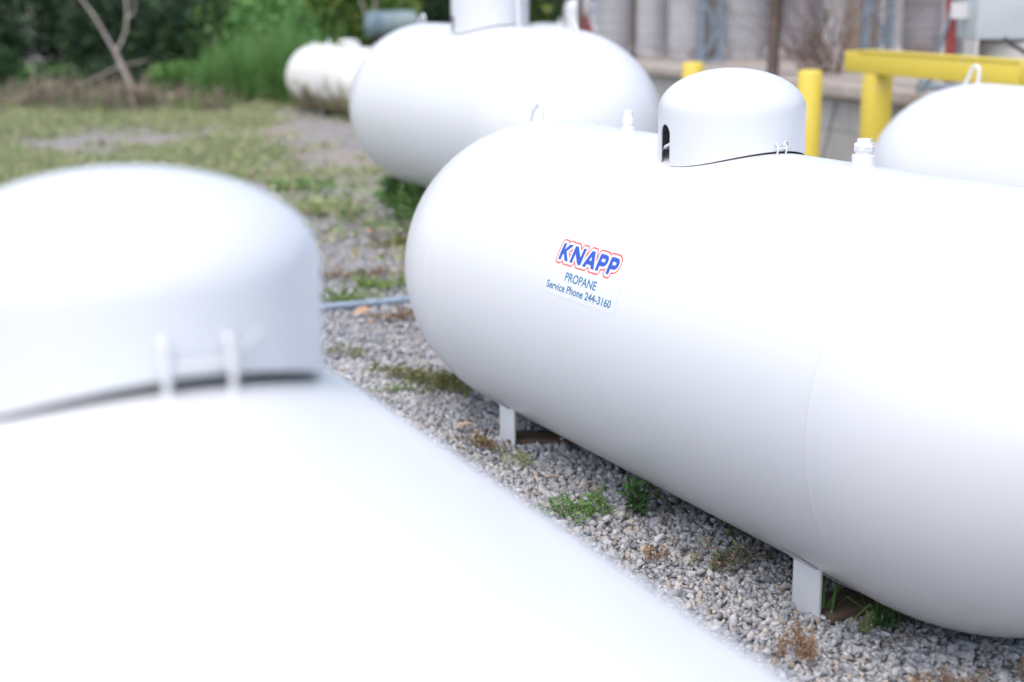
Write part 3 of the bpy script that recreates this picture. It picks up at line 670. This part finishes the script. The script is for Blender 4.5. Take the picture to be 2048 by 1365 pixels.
g4 = blades(10000, cover4, .20, .012, BROWN+[(.22, .30, .10), (.16, .26, .08), (.12, .20, .07)], 14, .6)
def cover5(n, r):
    x = r.uniform(-3.9, -2.1, n); y = r.uniform(18.0, 19.0, n); return np.stack([x, y, 0*x+.005], -1), .5+value_noise(x, y, .35, 22)
g5 = blades(5000, cover5, .55, .014, [(.10, .25, .06), (.15, .32, .09), (.20, .30, .10)], 15, .35)
def cover6(n, r):
    x = r.normal(-.85, .45, n); y = r.uniform(7.9, 9.9, n); m1 = value_noise(x, y, .25, 28); k = r.random(n) < np.clip((m1-.4)*3, 0, 1); return np.stack([x[k], y[k], r.uniform(.01, .12, k.sum())], -1)
g6 = leaf_cloud(3000, cover6, .032, G_LIGHT+G_MID, 16, .3, .6)
v_, f_, c_ = join([g1, g2, g3, g4, g5, g6]); tag(np_mesh('ground_cover', v_, f_, 4, M_LEAF, col=c_), 'pale green grass and creeping weeds over the far gravel', 'grass', kind='stuff')

def blob(cx, cy, cz, rx, ry, rz, hollow=.35):
    def s(n, r):
        d = r.normal(size=(n, 3)); d /= np.linalg.norm(d, axis=1)[:, None]; q_ = r.uniform(hollow, 1, n)**.6
        p = d*q_[:, None]*np.array([rx, ry, rz])+np.array([cx, cy, cz]); 
        # clumps: pull towards random sub-centres
        k = 26; sc = r.normal(size=(k, 3)); sc /= np.linalg.norm(sc, axis=1)[:, None]; sc = sc*r.uniform(.45, .95, (k, 1))*np.array([rx, ry, rz])+np.array([cx, cy, cz])
        i = r.integers(0, k, n); w_ = r.uniform(.2, .85, n)[:, None]; p = p*(1-w_)+sc[i]*w_
        return p[p[:, 2] > .02]
    return s
def bush(x, y, rx, ry, h, pal, n, size, seed, label, name='shrub', cat='shrub', group=None, stems=3, mat=None, up=.2, hollow=.3, aspect=.5):
    t = empty(name, (x, y, 0), 0, label, cat, group)
    v, f, c = leaf_cloud(n, blob(0, 0, h*.48, rx, ry, h*.56, hollow), size, pal, seed, up, aspect); np_mesh('foliage', v, f, 4, mat or M_LEAF, t, c)
    rg = random.Random(seed); b = MB()
    for k in range(stems):
        a = rg.uniform(0, 6.28); q_ = rx*.5
        b.tube([(math.cos(a)*q_*.2, math.sin(a)*q_*.2, 0), (math.cos(a)*q_*.5, math.sin(a)*q_*.5, h*.4), (math.cos(a+.4)*q_, math.sin(a+.4)*q_, h*.8)], [.02*h, .014*h, .005*h], 6)
    b.build('stems', M_BARKD, t)
    return t
# woodland edge
TREES = [(-8.6, 22.5, 1.9, 5.2, G_DARK, 'dark evergreen at the far left of the woodland edge'), (-6.3, 22.3, 1.8, 5.6, G_DARK, 'dark tree right behind the forked bare trunk'),
         (-4.1, 22.8, 1.8, 5.0, G_DARK+G_MID, 'mixed green tree right of the forked bare trunk'), (-2.2, 25.8, 1.9, 5.4, G_YEL+G_DARK, 'yellow green tree behind the small blue grey tank'),
         (-.2, 27.0, 2.0, 5.0, G_YEL+G_DARK, 'yellow green tree behind the raised tank\'s dome cover'), (2.0, 29, 2.2, 5.5, G_DARK+G_YEL, 'dark tree between the dome cover and the fence corner'),
         (-11, 23, 2.2, 6, G_DARK, 'outermost dark tree left of the woodland edge'), (4.6, 30, 2.4, 6, G_DARK, 'dark tree rising behind the metal shed')]
for i, (x, y, r_, h, pal, lb) in enumerate(TREES):
    t = empty('tree', (x, y, 0), 0, lb, 'tree', 'trees along the woodland edge')
    rg = random.Random(i); b = MB(); b.tube([(0, 0, 0), (.1, 0, h*.3), (-.05, .1, h*.6), (.05, 0, h*.85)], [.16, .13, .08, .03], 10)
    for k in range(7):
        a = rg.uniform(0, 6.28); z = h*rg.uniform(.15, .7); b.tube([(0, 0, z), (math.cos(a)*r_*.5, math.sin(a)*r_*.5, z+.5), (math.cos(a)*r_*.9, math.sin(a)*r_*.9, z+.7)], [.05, .03, .01], 6)
    b.build('trunk', M_BARKD, t)
    v, f, c = leaf_cloud(17000, blob(0, 0, h*.45, r_, r_*.8, h*.55, .2), .13, pal, 40+i, .0, .55); np_mesh('crown', v, f, 4, M_LEAF, t, c)
SH = [(-7.4, 20.6, 1.0, 1.5, G_DARK, 'dark leafy shrub at the far left behind the first dry clump'), (-6.9, 19.8, .6, .75, [(.03, .09, .03), (.05, .12, .04), (.02, .05, .02)], 'low mid green shrub at the left edge of the photo'),
      (-5.6, 20.8, .9, 1.7, G_DARK, 'dark shrub just behind the forked bare trunk'), (-4.55, 20.3, .8, 1.5, G_DARK+[(.04, .10, .03)], 'dark shrub immediately right of the forked bare trunk'),
      (-3.9, 20.2, .75, 1.6, G_MID+G_DARK, 'green shrub filling the gap right of the bare trunk'), (-3.15, 19.9, .75, 1.5, [(.12, .28, .08), (.08, .20, .055), (.18, .34, .10)], 'bright green shrub, widest of those left of the stained tank'),
      (-2.55, 20.6, .8, 2.2, G_YEL+G_MID, 'yellow green shrub with an orange leaf left of the stained tank'), (-1.9, 20.9, .8, 2.0, G_YEL+G_MID, 'tall yellow green shrub directly behind the stained tank'),
      (-.9, 23.4, .9, 2.2, G_YEL+G_DARK, 'loose yellow green shrub right of the small blue grey tank'), (.25, 22.8, .9, 2.0, G_DARK+G_YEL, 'dark olive shrub right of the raised tank\'s dome cover'),
      (-1.3, 22.9, .7, 1.9, G_DARK, 'dark shrub between the stained and the small blue grey tank'),
      (-2.9, 18.2, .35, .62, G_MID, 'small leafy weed bush in front of the hedge, left of the stained tank'), (-3.4, 18.6, .4, .7, G_MID, 'knee high green bush standing right of the dry clumps'),
      (-2.35, 17.5, .28, .42, [(.14, .16, .06), (.10, .16, .05), (.2, .15, .08)], 'low olive bush touching the end of the stained tank')]
SH += [(-8.0, 19.4, .7, .7, G_MID+G_DARK, 'low green shrub furthest left at the hedge foot'), (-6.0, 19.5, .6, .55, G_DARK+G_MID, 'low dark shrub at the hedge foot between the two left dry clumps'),
       (-5.3, 19.9, .6, .6, G_DARK, 'low dark undergrowth directly behind the foot of the forked trunk'), (-4.3, 19.4, .55, .55, G_MID, 'low green undergrowth right of the forked trunk\'s foot'),
       (-3.3, 19.0, .5, .5, G_MID+G_YEL, 'low fresh green undergrowth below the widest bright shrub'), (-2.1, 19.1, .6, .7, G_MID+G_YEL, 'green undergrowth just behind the rounded end of the stained tank'),
       (-1.1, 19.6, .5, .7, G_DARK+G_YEL, 'olive undergrowth behind the right half of the stained tank')]
for i, (x, y, r_, h, pal, lb) in enumerate(SH):
    bush(x, y, r_, r_*.8, h, pal, int(2600+3200*r_*h), .085 if h > 1 else .055, 70+i, lb, group='shrubs along the hedge')
# forked bare trunk
t = empty('bare_tree', (-4.966, 19.4, 0), 0, 'bare pale trunk that forks into two leaning limbs in front of the dark hedge', 'tree')
b = MB(); b.tube([(0.05, 0, 0), (.0, 0, .16), (-.10, .05, .36), (-.215, .1, .63)], [.048, .04, .035, .031], 12); b.build('trunk', M_BARK, t)
b = MB(); b.tube([(-.215, .1, .62), (-.30, .12, .76), (-.40, .15, .95), (-.50, .2, 1.10), (-.80, .3, 1.5), (-1.0, .4, 2.1)], [.026, .021, .018, .016, .012, .008], 10); b.build('limb', M_BARK, t)
b = MB(); b.tube([(-.21, .1, .62), (-.13, .12, .72), (-.06, .15, .9), (-.045, .2, 1.10), (-.06, .25, 1.4), (.05, .3, 2.3)], [.025, .021, .019, .018, .016, .01], 10)
b.tube([(-.05, .19, 1.05), (.04, .2, 1.1), (.08, .2, 1.35)], [.016, .012, .006], 8); b.build('limb', M_BARK, t)
for i, (px, py, pts, lb) in enumerate([(-6.0, 18.9, [(0, 0, .10), (.45, .1, .20), (.9, .2, .42), (1.3, .4, .52)], 'thin grey dead branch leaning in the hedge left of the forked trunk'),
                                      (-1.75, 19.6, [(0, 0, 0), (-.02, 0, .8), (.02, 0, 2.2)], 'slim upright bare stem just left of the small blue grey tank'),
                                      (-1.6, 19.3, [(0, 0, 0), (-.15, 0, .7), (-.42, 0, 1.6)], 'slim bare stem slanting left behind the stained tank')]):
    b = MB(); b.tube(pts, [.016, .014, .010, .008][:len(pts)], 8); o = b.build('bare_branch', M_BARK, loc=(px, py, 0)); tag(o, lb, 'branch')
# dry brown clumps
for i, (x, y, r_, h, lb) in enumerate([(-4.55, 17.5, .50, .40, 'reddish brown dry clump at the foot of the forked trunk'), (-5.55, 17.9, .55, .42, 'wide reddish brown dry clump left of the forked trunk'),
                                      (-6.6, 18.1, .5, .30, 'dry brown clump near the left edge of the photo'), (-3.85, 18.2, .40, .30, 'faded brown dry clump right of the forked trunk'),
                                      (-2.35, 18.3, .32, .34, 'small brown dry clump close to the stained tank'), (-5.05, 18.5, .4, .28, 'low faded dry clump in the gap behind the two big dry clumps')]):
    t = empty('dry_clump', (x, y, 0), 0, lb, 'dry plant', 'dry brown clumps before the hedge')
    def rt(n, r, r_=r_):
        a = r.uniform(0, 6.28, n); q_ = r_*np.sqrt(r.random(n))*.6; return np.stack([q_*np.cos(a), q_*np.sin(a), 0*a], -1), np.ones(n)
    v, f, c = blades(380, rt, h*.8, .012, BROWN, 90+i, .7); np_mesh('stalks', v, f, 4, M_STEM, t, c)
    v, f, c = leaf_cloud(1500, blob(0, 0, h*.3, r_*1.35, r_, h*.6, .05), .035, BROWN, 95+i, .2, .6); np_mesh('seed_heads', v, f, 4, M_STEM, t, c)

# weeds among the gravel
def tuft(x, y, n, h, wv, pal, seed, label, r0=.04, lean=.6, name='grass_tuft', cat='grass tuft', group=None):
    def rt(k, r):
        a = r.uniform(0, 6.28, k); q_ = r0*np.sqrt(r.random(k)); return np.stack([q_*np.cos(a), q_*np.sin(a), 0*a+.006], -1), np.ones(k)
    v, f, c = blades(n, rt, h, wv, pal, seed, lean); o = np_mesh(name, v, f, 4, M_LEAF, col=c); o.location = (x, y, 0); return tag(o, label, cat, group)
def creeper(x, y, rx, ry, n, size, pal, seed, label, name='creeping_weed', rot=0, h=.02, group='low weeds creeping over the gravel', stemcol=(.16, .18, .07)):
    """flat mat of runners with small leaves"""
    r = np.random.default_rng(seed); P_ = []; b = MB(); k = max(6, n//70)
    for i in range(k):
        a = r.uniform(0, 6.28); L_ = r.uniform(.4, 1.0); p = np.array([r.normal(0, rx*.18), r.normal(0, ry*.18), .018]); pts = [p.copy()]
        for s_ in range(7):
            a += r.normal(0, .3); p = p+np.array([math.cos(a)*rx, math.sin(a)*ry, 0])*L_/7; p[2] = .018+abs(r.normal(0, h)); pts.append(p.copy())
        b.tube(pts, .0011, 4, False); pts = np.array(pts)
        for s_ in range(n//k):
            j = r.integers(0, 7); t_ = r.random(); P_.append(pts[j]*(1-t_)+pts[j+1]*t_+r.normal(0, .006, 3)+[0, 0, .004])
    c_, s_ = math.cos(rot), math.sin(rot); t = empty(name, (x, y, 0), rot, label, 'weed', group)
    P_ = np.array(P_); v, f, c = leaf_cloud(len(P_), lambda n_, r_: P_, size, pal, seed+1, .35, .5); np_mesh('leaves', v, f, 4, M_LEAF, t, c)
    mm = Mat('runner_stem', stemcol, .8).m; b.build('runners', mm, t); return t
tuft(.825, 2.98, 26, .17, .006, [(.05, .13, .03), (.08, .17, .04)], 201, 'dark green grass tuft growing beside the near leg of the lettered tank', .035, .9)
tuft(.90, 3.02, 16, .13, .005, [(.06, .14, .04)], 202, 'thin grass tuft in the shade under the near end of the lettered tank', .04, .8)
tuft(.70, 3.03, 5, .13, .006, [(.09, .20, .05)], 203, 'few long grass blades bending across the foot of the near leg', .02, 1.3)
creeper(-.22, 4.98, .42, .14, 1700, .013, [(.16, .15, .05), (.12, .15, .045), (.20, .17, .08)], 211, 'olive brown weed mat beneath the far end of the lettered tank', rot=-.5)
creeper(-.42, 4.93, .24, .05, 170, .011, [(.12, .20, .05), (.16, .24, .06)], 212, 'thin green strand of weed left of the olive mat', rot=.1, h=.006)
creeper(-.10, 4.28, .11, .05, 260, .012, RUSTY+[(.14, .15, .05)], 213, 'rusty brown weed patch left of the far leg of the lettered tank', rot=-.8)
creeper(.01, 4.08, .06, .035, 110, .012, G_LIGHT, 214, 'little pale green weed beside the near tank, level with the far leg', rot=-.5)
creeper(.215, 3.69, .21, .10, 620, .012, [(.10, .22, .05), (.16, .27, .08)], 215, 'bright green creeping weed left of the leafy upright weed', rot=.2)
creeper(.50, 3.30, .15, .12, 520, .010, [(.11, .15, .06), (.16, .20, .09), (.24, .17, .12)], 216, 'sparse feathery weed on the gravel midway to the near leg', rot=.3, stemcol=(.22, .15, .10))
creeper(.57, 3.52, .09, .07, 240, .010, [(.08, .14, .05), (.12, .18, .07)], 217, 'small shaded weed under the middle of the lettered tank', rot=.3)
creeper(.345, 3.35, .05, .03, 70, .010, RUSTY, 218, 'tiny orange brown dead weed near the edge of the foreground tank', stemcol=(.3, .15, .06))
creeper(.605, 2.81, .09, .09, 300, .009, RUSTY, 219, 'orange brown dead weed clump in front of the near leg by the foreground tank', h=.03, stemcol=(.3, .16, .07))
creeper(.76, 2.93, .03, .03, 90, .008, [(.16, .20, .06)], 220, 'tiny moss green weed right of the orange brown clump', h=.02)
creeper(.86, 2.68, .10, .05, 160, .010, RUSTY+BROWN, 221, 'brown weed patch at the bottom edge of the photo', h=.015, stemcol=(.25, .14, .08))
creeper(1.05, 2.70, .08, .05, 140, .010, BROWN+RUSTY, 222, 'brown weed patch in the bottom right corner', h=.015, stemcol=(.25, .14, .08))
creeper(-.78, 6.40, .20, .10, 500, .018, [(.14, .24, .06), (.20, .28, .09)], 223, 'green weed growing over the left end of the ground pipe', h=.04)
creeper(-.62, 6.72, .22, .08, 500, .018, [(.18, .27, .06), (.22, .30, .09)], 224, 'yellow green weed strip behind the ground pipe', h=.03)
creeper(-.80, 6.95, .30, .10, 500, .018, RUSTY+BROWN, 225, 'rust brown dead weed strip farther behind the ground pipe', h=.02, stemcol=(.2, .1, .06))
creeper(-.48, 6.05, .16, .07, 260, .015, RUSTY+[(.2, .18, .08)], 226, 'brown dead weed in front of the ground pipe by the lettered tank', h=.015, stemcol=(.2, .1, .06))
creeper(-.62, 5.45, .16, .07, 160, .012, [(.2, .2, .08)], 227, 'faint olive weed in open gravel between pipe and mat', h=.01)
creeper(-.50, 7.9, .35, .25, 900, .02, [(.22, .19, .08), (.16, .17, .06)], 228, 'brownish weed patch below the raised tank', h=.03)
# upright leafy weed
t = empty('leafy_weed', (.335, 3.70, 0), 0, 'upright leafy green weed growing at the edge of the lettered tank\'s belly', 'weed')
b = MB(); r = np.random.default_rng(31); LP = []
for k in range(9):
    a = r.uniform(0, 6.28); H = r.uniform(.07, .15); ln = r.uniform(.1, .8)
    pts = [(0.012*math.cos(a), .012*math.sin(a), .005), (math.cos(a)*H*ln*.4, math.sin(a)*H*ln*.4, H*.6), (math.cos(a)*H*ln, math.sin(a)*H*ln, H)]
    b.tube(pts, [.0022, .0016, .0008], 5)
    for j in range(10):
        t_ = r.uniform(.25, 1); q0 = np.array(pts[1])*min(1, t_*1.6) if t_ < .6 else np.array(pts[1])+(np.array(pts[2])-np.array(pts[1]))*(t_-.6)/.4
        LP.append(q0)
b.build('stems', M_BARKD, t); LP = np.array(LP)
v, f, c = leaf_cloud(len(LP), lambda n_, r_: LP, .042, [(.06, .15, .035), (.09, .20, .05), (.045, .11, .03)], 33, .4, .26); np_mesh('leaves', v, f, 4, M_LEAF, t, c)
# tall weeds under the raised tank
for i, (x, y, r_, h, pal, lb) in enumerate([(-.66, 8.9, .20, .34, G_MID, 'knee high green weeds under the left end of the raised tank'), (-.42, 8.25, .34, .34, [(.10, .20, .05), (.07, .14, .04), (.16, .26, .08)], 'dark green weeds in the shade under the raised tank'),
                                           (-1.15, 9.1, .30, .10, G_LIGHT, 'light green low weeds left of the raised tank'), (-1.5, 10.3, .3, .10, G_LIGHT+G_MID, 'light green weed tuft in the gravel farther left of the raised tank')]):
    bush(x, y, r_, r_*.7, h, pal, int(500+2800*h), .035, 300+i, lb, name='weed_bush', cat='weed', group='weeds below the raised tank', stems=4)
# fallen leaves
def fallen(x, y, rz, s, col, label, z=.03):
    b = MB(); n = 9; top = []
    for k in range(n):
        t_ = k/(n-1); wv = math.sin(math.pi*min(1, t_*1.05))**.8*s*.32*(1+.25*math.sin(k*2.7)); c0_ = s*(t_-.5); zz = .005*s/.06*math.sin(t_*3)
        top += [(c0_, -wv, zz+wv*.35), (c0_, 0, zz), (c0_, wv, zz+wv*.35)]
    fs = []
    for k in range(n-1):
        for j in range(2): a = k*3+j; fs.append((a, a+1, a+4, a+3))
    b.add(top, fs); mm = Mat('dead_leaf', col, .8).m
    o = b.build('fallen_leaf', mm); o.location = (x, y, z); o.rotation_euler = (random.uniform(-.3, .3), random.uniform(-.3, .3), rz); return tag(o, label, 'leaf', 'fallen leaves on the gravel')
fallen(-.155, 4.44, .1, .07, (.46, .32, .24), 'pinkish tan fallen leaf on the gravel left of the far leg')
fallen(-.79, 8.2, 1.2, .09, (.45, .24, .14), 'orange fallen leaf standing out below the green weeds left of the raised tank', .05)
fallen(-.64, 6.14, .3, .09, (.45, .28, .18), 'orange fallen leaf just in front of the ground pipe')
fallen(-.50, 6.18, .8, .05, (.42, .26, .17), 'small orange fallen leaf in front of the ground pipe nearer the tank')
fallen(.665, 3.14, .5, .05, (.42, .28, .20), 'pale brown star shaped fallen leaf left of the near leg')
fallen(.12, 3.95, 2.2, .03, (.42, .24, .15), 'tiny reddish fallen leaf in the gravel strip between the tanks')
